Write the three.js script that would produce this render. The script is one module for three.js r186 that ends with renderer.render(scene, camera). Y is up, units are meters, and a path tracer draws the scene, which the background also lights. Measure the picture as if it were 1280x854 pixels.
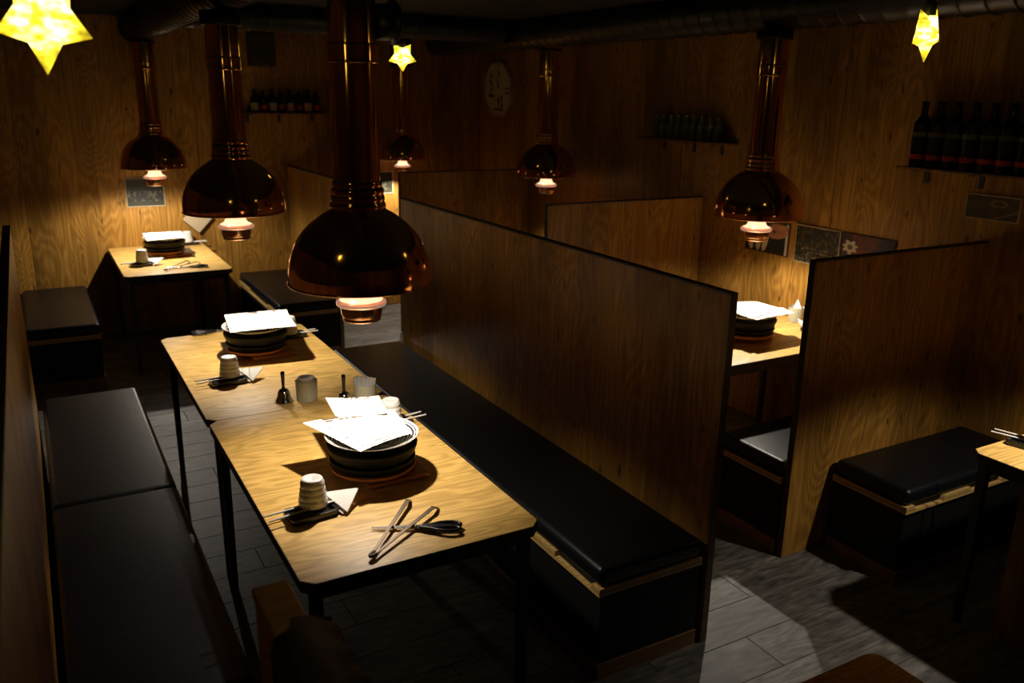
import * as THREE from 'three';
import { RoundedBoxGeometry } from 'three/addons/geometries/RoundedBoxGeometry.js';
import { mergeGeometries } from 'three/addons/utils/BufferGeometryUtils.js';

// ------------------------------------------------------------------ camera, light, exposure
const scene = new THREE.Scene();
scene.background = new THREE.Color(0x000000);
const camera = new THREE.PerspectiveCamera(2 * Math.atan(427 / 1058.2) * 180 / Math.PI, 1280 / 854, 0.05, 40);
camera.rotation.order = 'YXZ';
camera.position.set(-0.4443, 1.8538, 1.7461);
camera.rotation.set(-0.2835, -0.5178, 0.0172);
camera.focus = 2.9;
camera.userData.fStop = 3.2;
scene.add(camera);
const renderer = new THREE.WebGLRenderer({ antialias: true });
renderer.toneMapping = THREE.LinearToneMapping;
renderer.toneMappingExposure = 1.0;
renderer.shadowMap.enabled = true;
renderer.shadowMap.type = THREE.PCFSoftShadowMap;
const LAMP_COLOR = new THREE.Color().setRGB(1.0, 0.9, 0.76);
const LAMP_CD = 2.9, LAMP_ANGLE = 1.16;
const STAR_COLOR = new THREE.Color().setRGB(1.0, 0.78, 0.14);
const STAR_CD = 0.014;

// ------------------------------------------------------------------ random and noise
let seed = 12345;
function rnd() { seed = (seed * 1664525 + 1013904223) >>> 0; return seed / 4294967296; }
const rr = (a, b) => a + (b - a) * rnd();
function hash(x, y, s) { let h = Math.imul(x, 374761393) ^ Math.imul(y, 668265263) ^ Math.imul(s, 1274126177); h = Math.imul(h ^ (h >>> 13), 1274126177); return ((h ^ (h >>> 16)) >>> 0) / 4294967296; }
const sm = t => t * t * (3 - 2 * t);
// periodic value noise: x,y in cells, px,py periods
function vn(x, y, px, py, s) {
  const x0 = Math.floor(x), y0 = Math.floor(y), fx = sm(x - x0), fy = sm(y - y0);
  const a = ((x0 % px) + px) % px, b = (a + 1) % px, c = ((y0 % py) + py) % py, d = (c + 1) % py;
  const p = hash(a, c, s), q = hash(b, c, s), r = hash(a, d, s), t = hash(b, d, s);
  return p + (q - p) * fx + (r - p) * fy + (p - q - r + t) * fx * fy;
}
function fbm(u, v, px, py, s, oct) { let a = 0, w = 0.5, n = 0; for (let i = 0; i < oct; i++) { a += w * vn(u * px, v * py, px, py, s + i); n += w; w *= 0.5; px *= 2; py *= 2; } return a / n; }
const clamp = (x, a = 0, b = 1) => Math.min(b, Math.max(a, x));
const toS = x => { x = clamp(x); return Math.round(255 * (x <= 0.0031308 ? 12.92 * x : 1.055 * Math.pow(x, 1 / 2.4) - 0.055)); };
function texture(w, h, fn, srgb, rep = true) {
  const d = new Uint8Array(w * h * 4);
  for (let j = 0; j < h; j++) for (let i = 0; i < w; i++) {
    const c = fn((i + 0.5) / w, (j + 0.5) / h), k = 4 * (j * w + i);
    if (srgb) { d[k] = toS(c[0]); d[k + 1] = toS(c[1]); d[k + 2] = toS(c[2]); }
    else { d[k] = d[k + 1] = d[k + 2] = Math.round(255 * clamp(c)); }
    d[k + 3] = 255;
  }
  const t = new THREE.DataTexture(d, w, h);
  t.magFilter = THREE.LinearFilter; t.minFilter = THREE.LinearMipmapLinearFilter; t.generateMipmaps = true;
  if (rep) t.wrapS = t.wrapT = THREE.RepeatWrapping;
  if (srgb) t.colorSpace = THREE.SRGBColorSpace;
  t.needsUpdate = true; return t;
}

// ------------------------------------------------------------------ surfaces
// plywood: rotary-cut veneer with contour grain and knots; tile is 1.22 m wide, 2.44 m high
const knots = []; for (let i = 0; i < 70; i++) knots.push([rnd(), rnd(), rr(0.003, 0.011), rr(1.6, 3.6), rr(0.4, 1)]);
function plyField(u, v) {
  let h = fbm(u, v, 4, 2, 11, 3) + 0.09 * fbm(u, v, 16, 6, 19, 3), dark = 0, push = 0;
  for (const [ku, kv, kr, ks, kd] of knots) {
    let du = u - ku, dv = v - kv; du -= Math.round(du); dv -= Math.round(dv); du *= 1.22; dv *= 2.44;
    const d = Math.hypot(du, dv / ks), e = Math.hypot(du, dv / 3.2);
    if (e < 0.14) push += 0.55 * kd * Math.sign(du) * Math.exp(-e * e / 0.0016) * Math.min(1, Math.abs(du) / 0.01);
    if (d < 0.05) dark = Math.max(dark, kd * clamp((kr * 1.25 - d) / (kr * 0.8)));
  }
  const ring = 0.5 + 0.5 * Math.sin(2 * Math.PI * (12 * u + 24 * h + push + 0.25 * fbm(u, v, 60, 12, 5, 2)));
  return [Math.pow(ring, 1.5), fbm(u, v, 170, 7, 77, 2), dark, fbm(u, v, 7, 3, 91, 3)];
}
const PW = 768, PH = 1024, plyCache = new Float32Array(PW * PH * 4);
for (let j = 0; j < PH; j++) for (let i = 0; i < PW; i++) plyCache.set(plyField((i + 0.5) / PW, (j + 0.5) / PH), 4 * (j * PW + i));
const plyAt = (u, v) => { const k = 4 * (Math.min(PH - 1, Math.floor(v * PH)) * PW + Math.min(PW - 1, Math.floor(u * PW))); return plyCache.subarray(k, k + 4); };
const plyMap = texture(PW, PH, (u, v) => {
  const [r, f, d, b] = plyAt(u, v);
  const k = (0.74 + 0.28 * r) * (0.64 + 0.68 * f) * (0.5 + 0.95 * b) * (1 - 0.82 * d);
  return [0.345 * k, 0.175 * k * (1 - 0.06 * (1 - r)), 0.032 * k * (1 - 0.15 * (1 - r))];
}, true);
const plyBump = texture(PW, PH, (u, v) => { const [r, f] = plyAt(u, v); return 0.35 + 0.35 * r + 0.3 * f; }, false);
// table veneer: oak-like fine grain along u; tile 1.2 x 0.7 m
function tableField(u, v) {
  const w = fbm(u, v, 3, 8, 201, 3);
  const ring = 0.5 + 0.5 * Math.sin(2 * Math.PI * (w * 9 + v * 5 + 0.25 * fbm(u, v, 8, 50, 202, 2)));
  const pore = fbm(u, v, 16, 260, 203, 2), fleck = Math.pow(vn(u * 26, v * 230, 26, 230, 204), 5);
  return [ring, pore, fleck, fbm(u, v, 2, 3, 207, 2)];
}
const tabMap = texture(1024, 1024, (u, v) => {
  const [r, p, f, b] = tableField(u, v);
  const k = (0.74 + 0.3 * r) * (0.76 + 0.46 * p) * (0.88 + 0.24 * b) + 0.1 * f;
  return [0.68 * k, 0.425 * k * (0.96 + 0.04 * r), 0.118 * k * (0.86 + 0.16 * r)];
}, true);
const tabBump = texture(1024, 1024, (u, v) => { const [r, p, f] = tableField(u, v); return 0.3 + 0.45 * p + 0.25 * (1 - f); }, false);
// grey wood-look floor board; tile 1.2 x 0.6 m, grain along u
const floorMap = texture(1024, 512, (u, v) => {
  const w = fbm(u, v, 3, 5, 301, 3), r = 0.5 + 0.5 * Math.sin(2 * Math.PI * (w * 7 + v * 4));
  const p = fbm(u, v, 14, 120, 302, 3), b = fbm(u, v, 5, 6, 303, 3), s = Math.pow(clamp(fbm(u, v, 24, 30, 305, 2) * 1.5 - 0.2), 3);
  const k = (0.6 + 0.3 * r) * (0.4 + 1.0 * p) * (0.4 + 1.05 * b) * (1 - 0.5 * s);
  return [0.25 * k, 0.23 * k, 0.2 * k];
}, true);
const leatherBump = texture(512, 512, (u, v) => 0.5 * fbm(u, v, 90, 90, 401, 2) + 0.5 * fbm(u, v, 12, 12, 405, 3), false);
const endMap = texture(256, 64, (u, v) => { const l = Math.floor(v * 5) % 2, k = (l ? 0.9 : 0.55) * (0.7 + 0.6 * fbm(u, v, 60, 10, 451, 2)); return [0.6 * k, 0.38 * k, 0.12 * k]; }, true);
const ironBump = texture(256, 256, (u, v) => fbm(u, v, 60, 60, 471, 2), false);

const std = (color, roughness, o = {}) => new THREE.MeshStandardMaterial({ color: new THREE.Color().setRGB(...color), roughness, ...o });
const M = {
  ply: new THREE.MeshPhysicalMaterial({ map: plyMap, bumpMap: plyBump, bumpScale: 0.0009, roughness: 0.38, specularIntensity: 0.55 }),
  plyDark: new THREE.MeshStandardMaterial({ map: plyMap, color: new THREE.Color().setRGB(0.5, 0.45, 0.42), roughness: 0.5 }),
  edge: std([0.035, 0.02, 0.012], 0.55),
  pine: new THREE.MeshStandardMaterial({ map: tabMap, color: new THREE.Color().setRGB(1.0, 0.85, 0.6), roughness: 0.5 }),
  endWood: std([0.09, 0.05, 0.02], 0.5),
  ceil: std([0.006, 0.0055, 0.005], 0.85),
  sub: std([0.05, 0.046, 0.04], 0.8),
  floor: new THREE.MeshStandardMaterial({ map: floorMap, roughness: 0.55 }),
  floorB: new THREE.MeshStandardMaterial({ map: floorMap, color: new THREE.Color().setRGB(0.8, 0.8, 0.82), roughness: 0.55 }),
  table: new THREE.MeshStandardMaterial({ map: tabMap, bumpMap: tabBump, bumpScale: 0.0005, roughness: 0.43 }),
  black: std([0.012, 0.012, 0.012], 0.5),
  blackPaint: std([0.014, 0.013, 0.013], 0.42),
  duct: std([0.006, 0.006, 0.006], 0.4),
  leather: new THREE.MeshPhysicalMaterial({ specularIntensity: 0.62, color: new THREE.Color().setRGB(0.005, 0.0056, 0.007), roughness: 0.37, bumpMap: leatherBump, bumpScale: 0.0006 }),
  rim: new THREE.MeshStandardMaterial({ map: endMap, roughness: 0.55 }),
  base: new THREE.MeshPhysicalMaterial({ color: new THREE.Color().setRGB(0.007, 0.007, 0.0072), roughness: 0.6, specularIntensity: 0.4 }),
  plinth: new THREE.MeshStandardMaterial({ map: plyMap, color: new THREE.Color().setRGB(0.6, 0.6, 0.7), roughness: 0.5 }),
  trimMetal: std([0.55, 0.5, 0.42], 0.35, { metalness: 1 }),
  copper: std([0.86, 0.47, 0.25], 0.09, { metalness: 1 }),
  copperLamp: std([0.95, 0.55, 0.36], 0.22, { metalness: 1 }),
  neck: std([0.95, 0.55, 0.36], 0.25, { metalness: 1, emissive: new THREE.Color().setRGB(1.0, 0.6, 0.36), emissiveIntensity: 1.5 }),  // emission stands in for bulb light reflected by the copper neck
  flange: std([0.95, 0.55, 0.36], 0.22, { metalness: 1, emissive: new THREE.Color().setRGB(1.0, 0.52, 0.32), emissiveIntensity: 0.35 }),  // faint emission stands in for bulb light falling on the copper flange
  bulb: std([1, 1, 1], 0.5, { emissive: new THREE.Color().setRGB(1.0, 0.82, 0.6), emissiveIntensity: 7 }),
  iron: new THREE.MeshPhysicalMaterial({ specularIntensity: 0.5, color: new THREE.Color().setRGB(0.007, 0.007, 0.0065), roughness: 0.55, bumpMap: ironBump, bumpScale: 0.0005 }),
  trivet: new THREE.MeshStandardMaterial({ map: tabMap, color: new THREE.Color().setRGB(0.7, 0.42, 0.3), roughness: 0.45 }),
  cup: std([0.66, 0.63, 0.59], 0.4),
  dish: std([0.012, 0.012, 0.013], 0.18),
  napkin: std([0.8, 0.78, 0.72], 0.9, { side: THREE.DoubleSide }),
  stick: std([0.74, 0.7, 0.62], 0.45),
  steel: std([0.72, 0.7, 0.66], 0.22, { metalness: 1 }),
  bronze: std([0.085, 0.066, 0.048], 0.45, { metalness: 1 }),
  plastic: std([0.012, 0.012, 0.013], 0.25),
  silver: std([0.8, 0.78, 0.76], 0.12, { metalness: 1 }),
  celadon: new THREE.MeshPhysicalMaterial({ color: new THREE.Color().setRGB(0.62, 0.62, 0.48), roughness: 0.3, transmission: 0.35, thickness: 0 }),
  pick: std([0.72, 0.6, 0.38], 0.6),
  darkGlass: std([0.008, 0.009, 0.01], 0.12),
  greenGlass: new THREE.MeshPhysicalMaterial({ color: new THREE.Color().setRGB(0.3, 0.36, 0.3), roughness: 0.15, transmission: 0.6, thickness: 0 }),
  redBand: std([0.35, 0.02, 0.015], 0.5),
  paleLabel: std([0.42, 0.38, 0.26], 0.7),
  dimLabel: std([0.07, 0.065, 0.05], 0.5),
  orangeLabel: std([0.45, 0.24, 0.1], 0.7),
  cream: std([0.55, 0.48, 0.33], 0.6),
  card: std([0.42, 0.33, 0.2], 0.75),
  bag: std([0.016, 0.015, 0.01], 0.62),
  stool: new THREE.MeshStandardMaterial({ map: tabMap, color: new THREE.Color().setRGB(1.0, 0.78, 0.5), roughness: 0.35 }),
};

// ------------------------------------------------------------------ helpers
const used = {};
function numbered(n) { used[n] = (used[n] ?? -1) + 1; return used[n] ? n + '_' + String(used[n]).padStart(3, '0') : n; }
function shadow(o) { o.traverse(m => { if (m.isMesh) { m.castShadow = true; m.receiveShadow = true; } }); return o; }
function thing(name, label, category, [x, y, z] = [0, 0, 0], turn = 0, group) {
  const o = new THREE.Group(); o.name = numbered(name); o.position.set(x, y, z); o.rotation.y = turn;
  o.userData = { label, category }; if (group) o.userData.group = group; scene.add(o); return o;
}
function part(name, geo, m, parent, label) {
  const o = new THREE.Mesh(geo, m); o.name = name; o.castShadow = o.receiveShadow = true; parent.add(o);
  if (label) o.userData.label = label; return o;
}
function solo(name, geo, m, label, category, [x, y, z] = [0, 0, 0], turn = 0, group) {
  const o = new THREE.Mesh(geo, m); o.name = numbered(name); o.position.set(x, y, z); o.rotation.y = turn; o.castShadow = o.receiveShadow = true;
  o.userData = { label, category }; if (group) o.userData.group = group; scene.add(o); return o;
}
function copyOf(src, label, [x, y, z], turn, group) {
  const o = src.clone(); o.name = numbered(src.name.replace(/_\d{3}$/, '')); o.userData = { ...src.userData, label }; if (group) o.userData.group = group;
  o.position.set(x, y, z); if (turn !== undefined) o.rotation.y = turn; scene.add(o); return o;
}
function structure(name, label) { const o = new THREE.Group(); o.name = name; o.userData = { kind: 'structure', label }; scene.add(o); return o; }
function box(x0, x1, y0, y1, z0, z1) { const g = new THREE.BoxGeometry(x1 - x0, y1 - y0, z1 - z0); g.translate((x0 + x1) / 2, (y0 + y1) / 2, (z0 + z1) / 2); return g; }
function rbox(x0, x1, y0, y1, z0, z1, r = 0.004, seg = 2) { const g = new RoundedBoxGeometry(x1 - x0, y1 - y0, z1 - z0, seg, r); g.translate((x0 + x1) / 2, (y0 + y1) / 2, (z0 + z1) / 2); return g; }
// uv in metres by the dominant normal: (along, up) on upright faces, (x, z) on flat ones; divided by tile size
function metreUV(g, tw, th, ou = 0, ov = 0, swap = false) {
  const p = g.attributes.position, n = g.attributes.normal, uv = new Float32Array(p.count * 2);
  for (let i = 0; i < p.count; i++) {
    const ax = Math.abs(n.getX(i)), ay = Math.abs(n.getY(i)), az = Math.abs(n.getZ(i));
    let u, v;
    if (ay >= ax && ay >= az) { u = p.getX(i); v = p.getZ(i); } else if (ax >= az) { u = p.getZ(i); v = p.getY(i); } else { u = p.getX(i); v = p.getY(i); }
    if (swap) [u, v] = [v, u];
    uv[2 * i] = u / tw + ou; uv[2 * i + 1] = v / th + ov;
  }
  g.setAttribute('uv', new THREE.BufferAttribute(uv, 2)); return g;
}
const lathe = (pts, seg = 48) => new THREE.LatheGeometry(pts.map(p => new THREE.Vector2(p[0], p[1])), seg);
function tube(pts, r, seg = 24, rad = 8, closed = false) { return new THREE.TubeGeometry(new THREE.CatmullRomCurve3(pts.map(p => new THREE.Vector3(...p)), closed), seg, r, rad, closed); }
function bar(a, b, r0, r1 = r0, seg = 10) {
  const A = new THREE.Vector3(...a), B = new THREE.Vector3(...b), d = B.clone().sub(A), g = new THREE.CylinderGeometry(r1, r0, d.length(), seg);
  g.translate(0, d.length() / 2, 0); g.applyQuaternion(new THREE.Quaternion().setFromUnitVectors(new THREE.Vector3(0, 1, 0), d.normalize())); g.translate(...a); return g;
}
const merge = gs => { const a = gs.map(g => g.index ? g.toNonIndexed() : g); if (!a.every(g => g.attributes.uv)) a.forEach(g => g.deleteAttribute('uv')); return mergeGeometries(a, false); };
function ply(g) { return metreUV(g, 1.22, 2.44, rnd(), rnd()); }

// ------------------------------------------------------------------ the room
const XL = -2.0, XW = 3.21, ZB = -5.33, ZF = 3.0, CH = 2.36;
const floor = structure('floor', 'grey wood-look plank floor');
part('subfloor', box(XL, XW, -0.12, -0.006, ZB, ZF), M.sub, floor);
{
  const variants = [];
  for (let k = 0; k < 8; k++) { const g = rbox(-0.599, 0.599, -0.008, 0, -0.089, 0.089, 0.0015, 1); variants.push(metreUV(g, 1.2, 0.6, rnd(), rnd())); }
  let row = 0;
  for (let z = ZB + 0.09; z < 1.3; z += 0.18, row++) {
    const off = [0, 0.4, 0.8, 0.2, 0.6][row % 5];
    for (let x = -0.8 + off - 0.6; x < XW - 0.05; x += 1.2) {
      const x0 = Math.max(x, -1.4), x1 = Math.min(x + 1.2, XW); if (x1 - x0 < 0.15) continue;
      const full = x1 - x0 > 1.19;
      const g = full ? variants[Math.floor(rnd() * 8)] : metreUV(rbox(-(x1 - x0) / 2 + 0.001, (x1 - x0) / 2 - 0.001, -0.008, 0, -0.089, 0.089, 0.0015, 1), 1.2, 0.6, rnd(), rnd());
      const m = part('floor_plank', g, rnd() < 0.5 ? M.floor : M.floorB, floor); m.position.set((x0 + x1) / 2, 0, z);
    }
  }
}
const ceiling = structure('ceiling', 'matt black flat ceiling');
part('ceiling_slab', box(XL - 0.1, XW + 0.1, CH, CH + 0.15, ZB - 0.1, ZF + 0.1), M.ceil, ceiling);
function wallZ(name, z, dir, x0, x1, seams, label) {          // a wall facing +-z, of plywood sheets
  const w = structure(name, label);
  part('wall_core', box(x0, x1, 0, CH, Math.min(z - dir * 0.1, z - dir * 0.016), Math.max(z - dir * 0.1, z - dir * 0.016)), M.edge, w);
  const xs = [x0, ...seams, x1];
  for (let i = 0; i + 1 < xs.length; i++) part('plywood_sheet', ply(rbox(xs[i] + 0.0015, xs[i + 1] - 0.0015, 0.002, CH - 0.002, Math.min(z, z - dir * 0.016), Math.max(z, z - dir * 0.016), 0.002, 1)), M.ply, w);
}
function wallX(name, x, dir, z0, z1, seams, label) {
  const w = structure(name, label);
  part('wall_core', box(Math.min(x - dir * 0.1, x - dir * 0.016), Math.max(x - dir * 0.1, x - dir * 0.016), 0, CH, z0, z1), M.edge, w);
  const zs = [z0, ...seams, z1];
  for (let i = 0; i + 1 < zs.length; i++) part('plywood_sheet', ply(rbox(Math.min(x, x - dir * 0.016), Math.max(x, x - dir * 0.016), 0.002, CH - 0.002, zs[i] + 0.0015, zs[i + 1] - 0.0015, 0.002, 1)), M.ply, w);
}
wallZ('wall_back', ZB, 1, XL, XW, [-1.7, -0.48, 0.742, 1.962], 'plywood sheet back wall');
wallX('wall_right', XW, -1, ZB, ZF, [-4.97, -3.75, -2.53, -1.31, -0.09, 1.13, 2.35], 'plywood sheet right wall');
wallX('wall_left', XL, 1, ZB, ZF, [-4.28, -3.06, -1.84, -0.62, 0.6, 1.82], 'plywood sheet left wall');
wallZ('wall_front', ZF, -1, XL, XW, [-0.78, 0.44, 1.66], 'plywood wall behind the camera');

// ------------------------------------------------------------------ partitions
const HP = 1.269;
function partitionX(label, x, z0, z1, seams, h = HP, t = 0.028, endMat = M.endWood) {       // runs along z, right face at x + t, left face at x
  const o = thing('partition', label, 'partition', [x + t / 2, 0, (z0 + z1) / 2]);
  const zs = [z0, ...seams, z1], cz = (z0 + z1) / 2;
  for (let i = 0; i + 1 < zs.length; i++) part('plywood_panel', ply(rbox(-t / 2, t / 2, 0, h - 0.006, zs[i] - cz + 0.001, zs[i + 1] - cz - 0.001, 0.0015, 1)), M.ply, o);
  part('top_edge', rbox(-t / 2 - 0.001, t / 2 + 0.001, h - 0.008, h, z0 - cz, z1 - cz, 0.001, 1), M.edge, o, 'dark top edge');
  part('end_cap', rbox(-t / 2, t / 2, 0, h, z1 - cz - 0.0005, z1 - cz + 0.003, 0.001, 1), endMat, o, 'brown end strip');
  return o;
}
function partitionZ(label, z, x0, x1, seams, h = HP, t = 0.028) {       // runs along x, near face at z
  const cx = (x0 + x1) / 2, o = thing('partition', label, 'partition', [cx, 0, z - t / 2]);
  const xs = [x0, ...seams, x1];
  for (let i = 0; i + 1 < xs.length; i++) part('plywood_panel', ply(rbox(xs[i] - cx + 0.001, xs[i + 1] - cx - 0.001, 0, h - 0.006, -t / 2, t / 2, 0.0015, 1)), M.ply, o);
  part('top_edge', rbox(x0 - cx, x1 - cx, h - 0.008, h, -t / 2 - 0.001, t / 2 + 0.001, 0.001, 1), M.edge, o, 'dark top edge');
  part('end_cap', rbox(x0 - cx - 0.003, x0 - cx + 0.0005, 0, h, -t / 2, t / 2, 0.001, 1), M.edge, o, 'dark end strip');
  return o;
}
partitionX('long plywood partition behind the bench in the middle of the room', 1.43, -2.886, -0.164, [-1.54], HP);
partitionX('plywood partition behind the far bench, joined to the back wall beside the far left table', 1.43, ZB, -4.1, [], HP);
partitionX('plywood partition behind the left bench, seen nearly edge-on at the left of the photo', -0.563, -2.56, 0.9, [-1.34, -0.12], HP);
partitionZ('plywood partition at the right with a dark near edge, between the two right-hand tables', -0.443, 2.125, XW - 0.002, [], HP);
partitionZ('plywood partition seen above the long middle partition, left of the right booth lamp', -2.288, 2.07, XW - 0.002, [], HP);
partitionZ('farthest plywood partition, below the wall plaque', -4.42, 2.05, XW - 0.002, [], HP);

// ------------------------------------------------------------------ benches (local x = depth from back 0 to front d, local z = length)
const BG = 0.0205;
function bench(label, pos, turn, d, len, cushions, notches, front = 1) {
  const o = thing('bench', label, 'bench', pos, turn);
  // base and plinth
  part('base', rbox(BG, d - 0.012, 0.058, 0.318, -len / 2 + 0.008, len / 2 - 0.008, 0.003), M.base, o, 'black base box');
  const pl = part('plinth', metreUV(rbox(BG, d - 0.006, 0.0, 0.058, -len / 2 + 0.002, len / 2 - 0.002, 0.002), 1.22, 2.44, rnd(), rnd(), true), M.plinth, o, 'wooden kick board');
  part('metal_trim', rbox(d - 0.012, d - 0.004, 0.057, 0.0605, -len / 2 + 0.002, len / 2 - 0.002, 0.001, 1), M.trimMetal, pl);
  // seat board with hand-hold notches in its front edge
  const s = new THREE.Shape(); const H = 0.03; s.moveTo(-len / 2, 0); s.lineTo(len / 2, 0); s.lineTo(len / 2, H);
  for (const [a, b] of [...notches].sort((p, q) => q[0] - p[0])) { s.lineTo(b, H); s.lineTo(b - 0.006, 0.013); s.lineTo(a + 0.006, 0.008); s.lineTo(a, H); }
  s.lineTo(-len / 2, H); s.closePath();
  const g = new THREE.ExtrudeGeometry(s, { depth: 0.018, bevelEnabled: false }); g.rotateY(-Math.PI / 2); g.translate(d, 0.315, 0);
  const gg = metreUV(merge([g, box(BG, d - 0.018, 0.317, 0.3445, -len / 2, -len / 2 + 0.012), box(BG, d - 0.018, 0.317, 0.3445, len / 2 - 0.012, len / 2)]), 0.4, 0.03, rnd(), 0);
  part('seat_deck', box(BG, d - 0.0185, 0.319, 0.3445, -len / 2 + 0.012, len / 2 - 0.012), M.base, o);  // coloured black to paint the shade inside the hand-hold notches
  part('seat_board', gg, M.rim, o, 'plywood seat board with cut-out hand-hold');
  let z = -len / 2;
  const each = len / cushions;
  for (let k = 0; k < cushions; k++, z += each) {
    const c = rbox(BG, d - 0.004, 0.345, 0.413, z + 0.002, z + each - 0.002, 0.022, 5);
    // gentle crown
    const p = c.attributes.position, cx = d / 2, cz = z + each / 2;
    for (let i = 0; i < p.count; i++) if (p.getY(i) > 0.36) { const a = (p.getX(i) - cx) / (d / 2), b = (p.getZ(i) - cz) / (each / 2); p.setY(i, p.getY(i) + 0.01 * (1 - a * a) * (1 - b * b)); }
    c.computeVertexNormals();
    part('cushion', metreUV(c, 0.3, 0.3), M.leather, o, 'black leatherette cushion');
  }
  return o;
}
const P2 = Math.PI;
bench('long black cushioned bench against the left partition, left of the near table', [-0.535, 0, -1.425], 0, 0.447, 2.53, 2, [[0.5, 0.8], [-0.8, -0.5]]);
bench('long black cushioned bench against the middle partition, right of the near table', [1.43, 0, -1.525], P2, 0.449, 2.72, 1, [[-1.315, -1.09], [-0.75, -0.35], [0.3, 0.7]]);
bench('black cushioned bench left of the far left table', [-0.6, 0, -4.69], 0, 0.45, 1.26, 1, [[-0.3, 0.3]]);
bench('black cushioned bench right of the far left table, against a partition', [1.43, 0, -4.69], P2, 0.455, 1.26, 1, [[-0.3, 0.3]]);
bench('black bench at the gap between the two partitions, its cushion lit grey', [2.668, 0, -0.471], Math.PI / 2, 0.42, 1.08, 1, [[-0.25, 0.25]]);
bench('short black bench in front of the right-hand partition, beside the table at the right edge', [2.783, 0, -0.443], -Math.PI / 2, 0.372, 0.85, 1, [[0.19, 0.375], [-0.2, 0.02]]);

// ------------------------------------------------------------------ tables (centre at origin, lx along x, lz along z)
function tableTop(lx, lz, inset, y0, y1) {
  const s = new THREE.Shape(), a = lx / 2 - inset, b = lz / 2 - inset, c = 0.03;
  s.moveTo(-a + c, -b); s.lineTo(a - c, -b); s.lineTo(a, -b + c); s.lineTo(a, b - c); s.lineTo(a - c, b); s.lineTo(-a + c, b); s.lineTo(-a, b - c); s.lineTo(-a, -b + c); s.lineTo(-a + c, -b);
  const g = new THREE.ExtrudeGeometry(s, { depth: y1 - y0, bevelEnabled: false, curveSegments: 4 }); g.rotateX(-Math.PI / 2); g.translate(0, y0, 0); return g;
}
function table(label, x, z, lx, lz) {
  const o = thing('dining_table', label, 'table', [x, 0, z]);
  part('tabletop', metreUV(tableTop(lx, lz, 0.0015, 0.656, 0.68), 1.2, 0.7, rnd(), rnd()), M.table, o, 'varnished wood top');
  part('edge_band', tableTop(lx, lz, 0, 0.648, 0.6785), M.edge, o, 'black edge band');
  const fx = lx / 2 - 0.04, fz = lz / 2 - 0.04;
  part('frame', merge([box(-fx, fx, 0.615, 0.648, -fz - 0.012, -fz + 0.012), box(-fx, fx, 0.615, 0.648, fz - 0.012, fz + 0.012), box(-fx - 0.012, -fx + 0.012, 0.615, 0.648, -fz, fz), box(fx - 0.012, fx + 0.012, 0.615, 0.648, -fz, fz)]), M.blackPaint, o);
  for (const a of [-1, 1]) for (const b of [-1, 1]) {
    const g = new THREE.CylinderGeometry(0.022, 0.016, 0.648, 4, 1); g.rotateY(Math.PI / 4); g.translate(a * fx, 0.324, b * fz); part('leg', g.toNonIndexed(), M.blackPaint, o).geometry.computeVertexNormals();
  }
  return o;
}
table('nearest wooden table, with tongs and scissors at its front edge', 0.37, -0.709, 0.692, 1.229);
table('second wooden table, joined end to end behind the nearest one', 0.37, -1.941, 0.692, 1.229);
table('far left wooden table by the back wall', 0.367, -4.739, 0.685, 1.173);
table('wooden table in the right booth, seen between two partitions', 2.682, -1.306, 1.036, 0.685);
table('wooden table cut off by the right edge of the photo', 2.764, 0.491, 0.872, 0.685);

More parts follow.
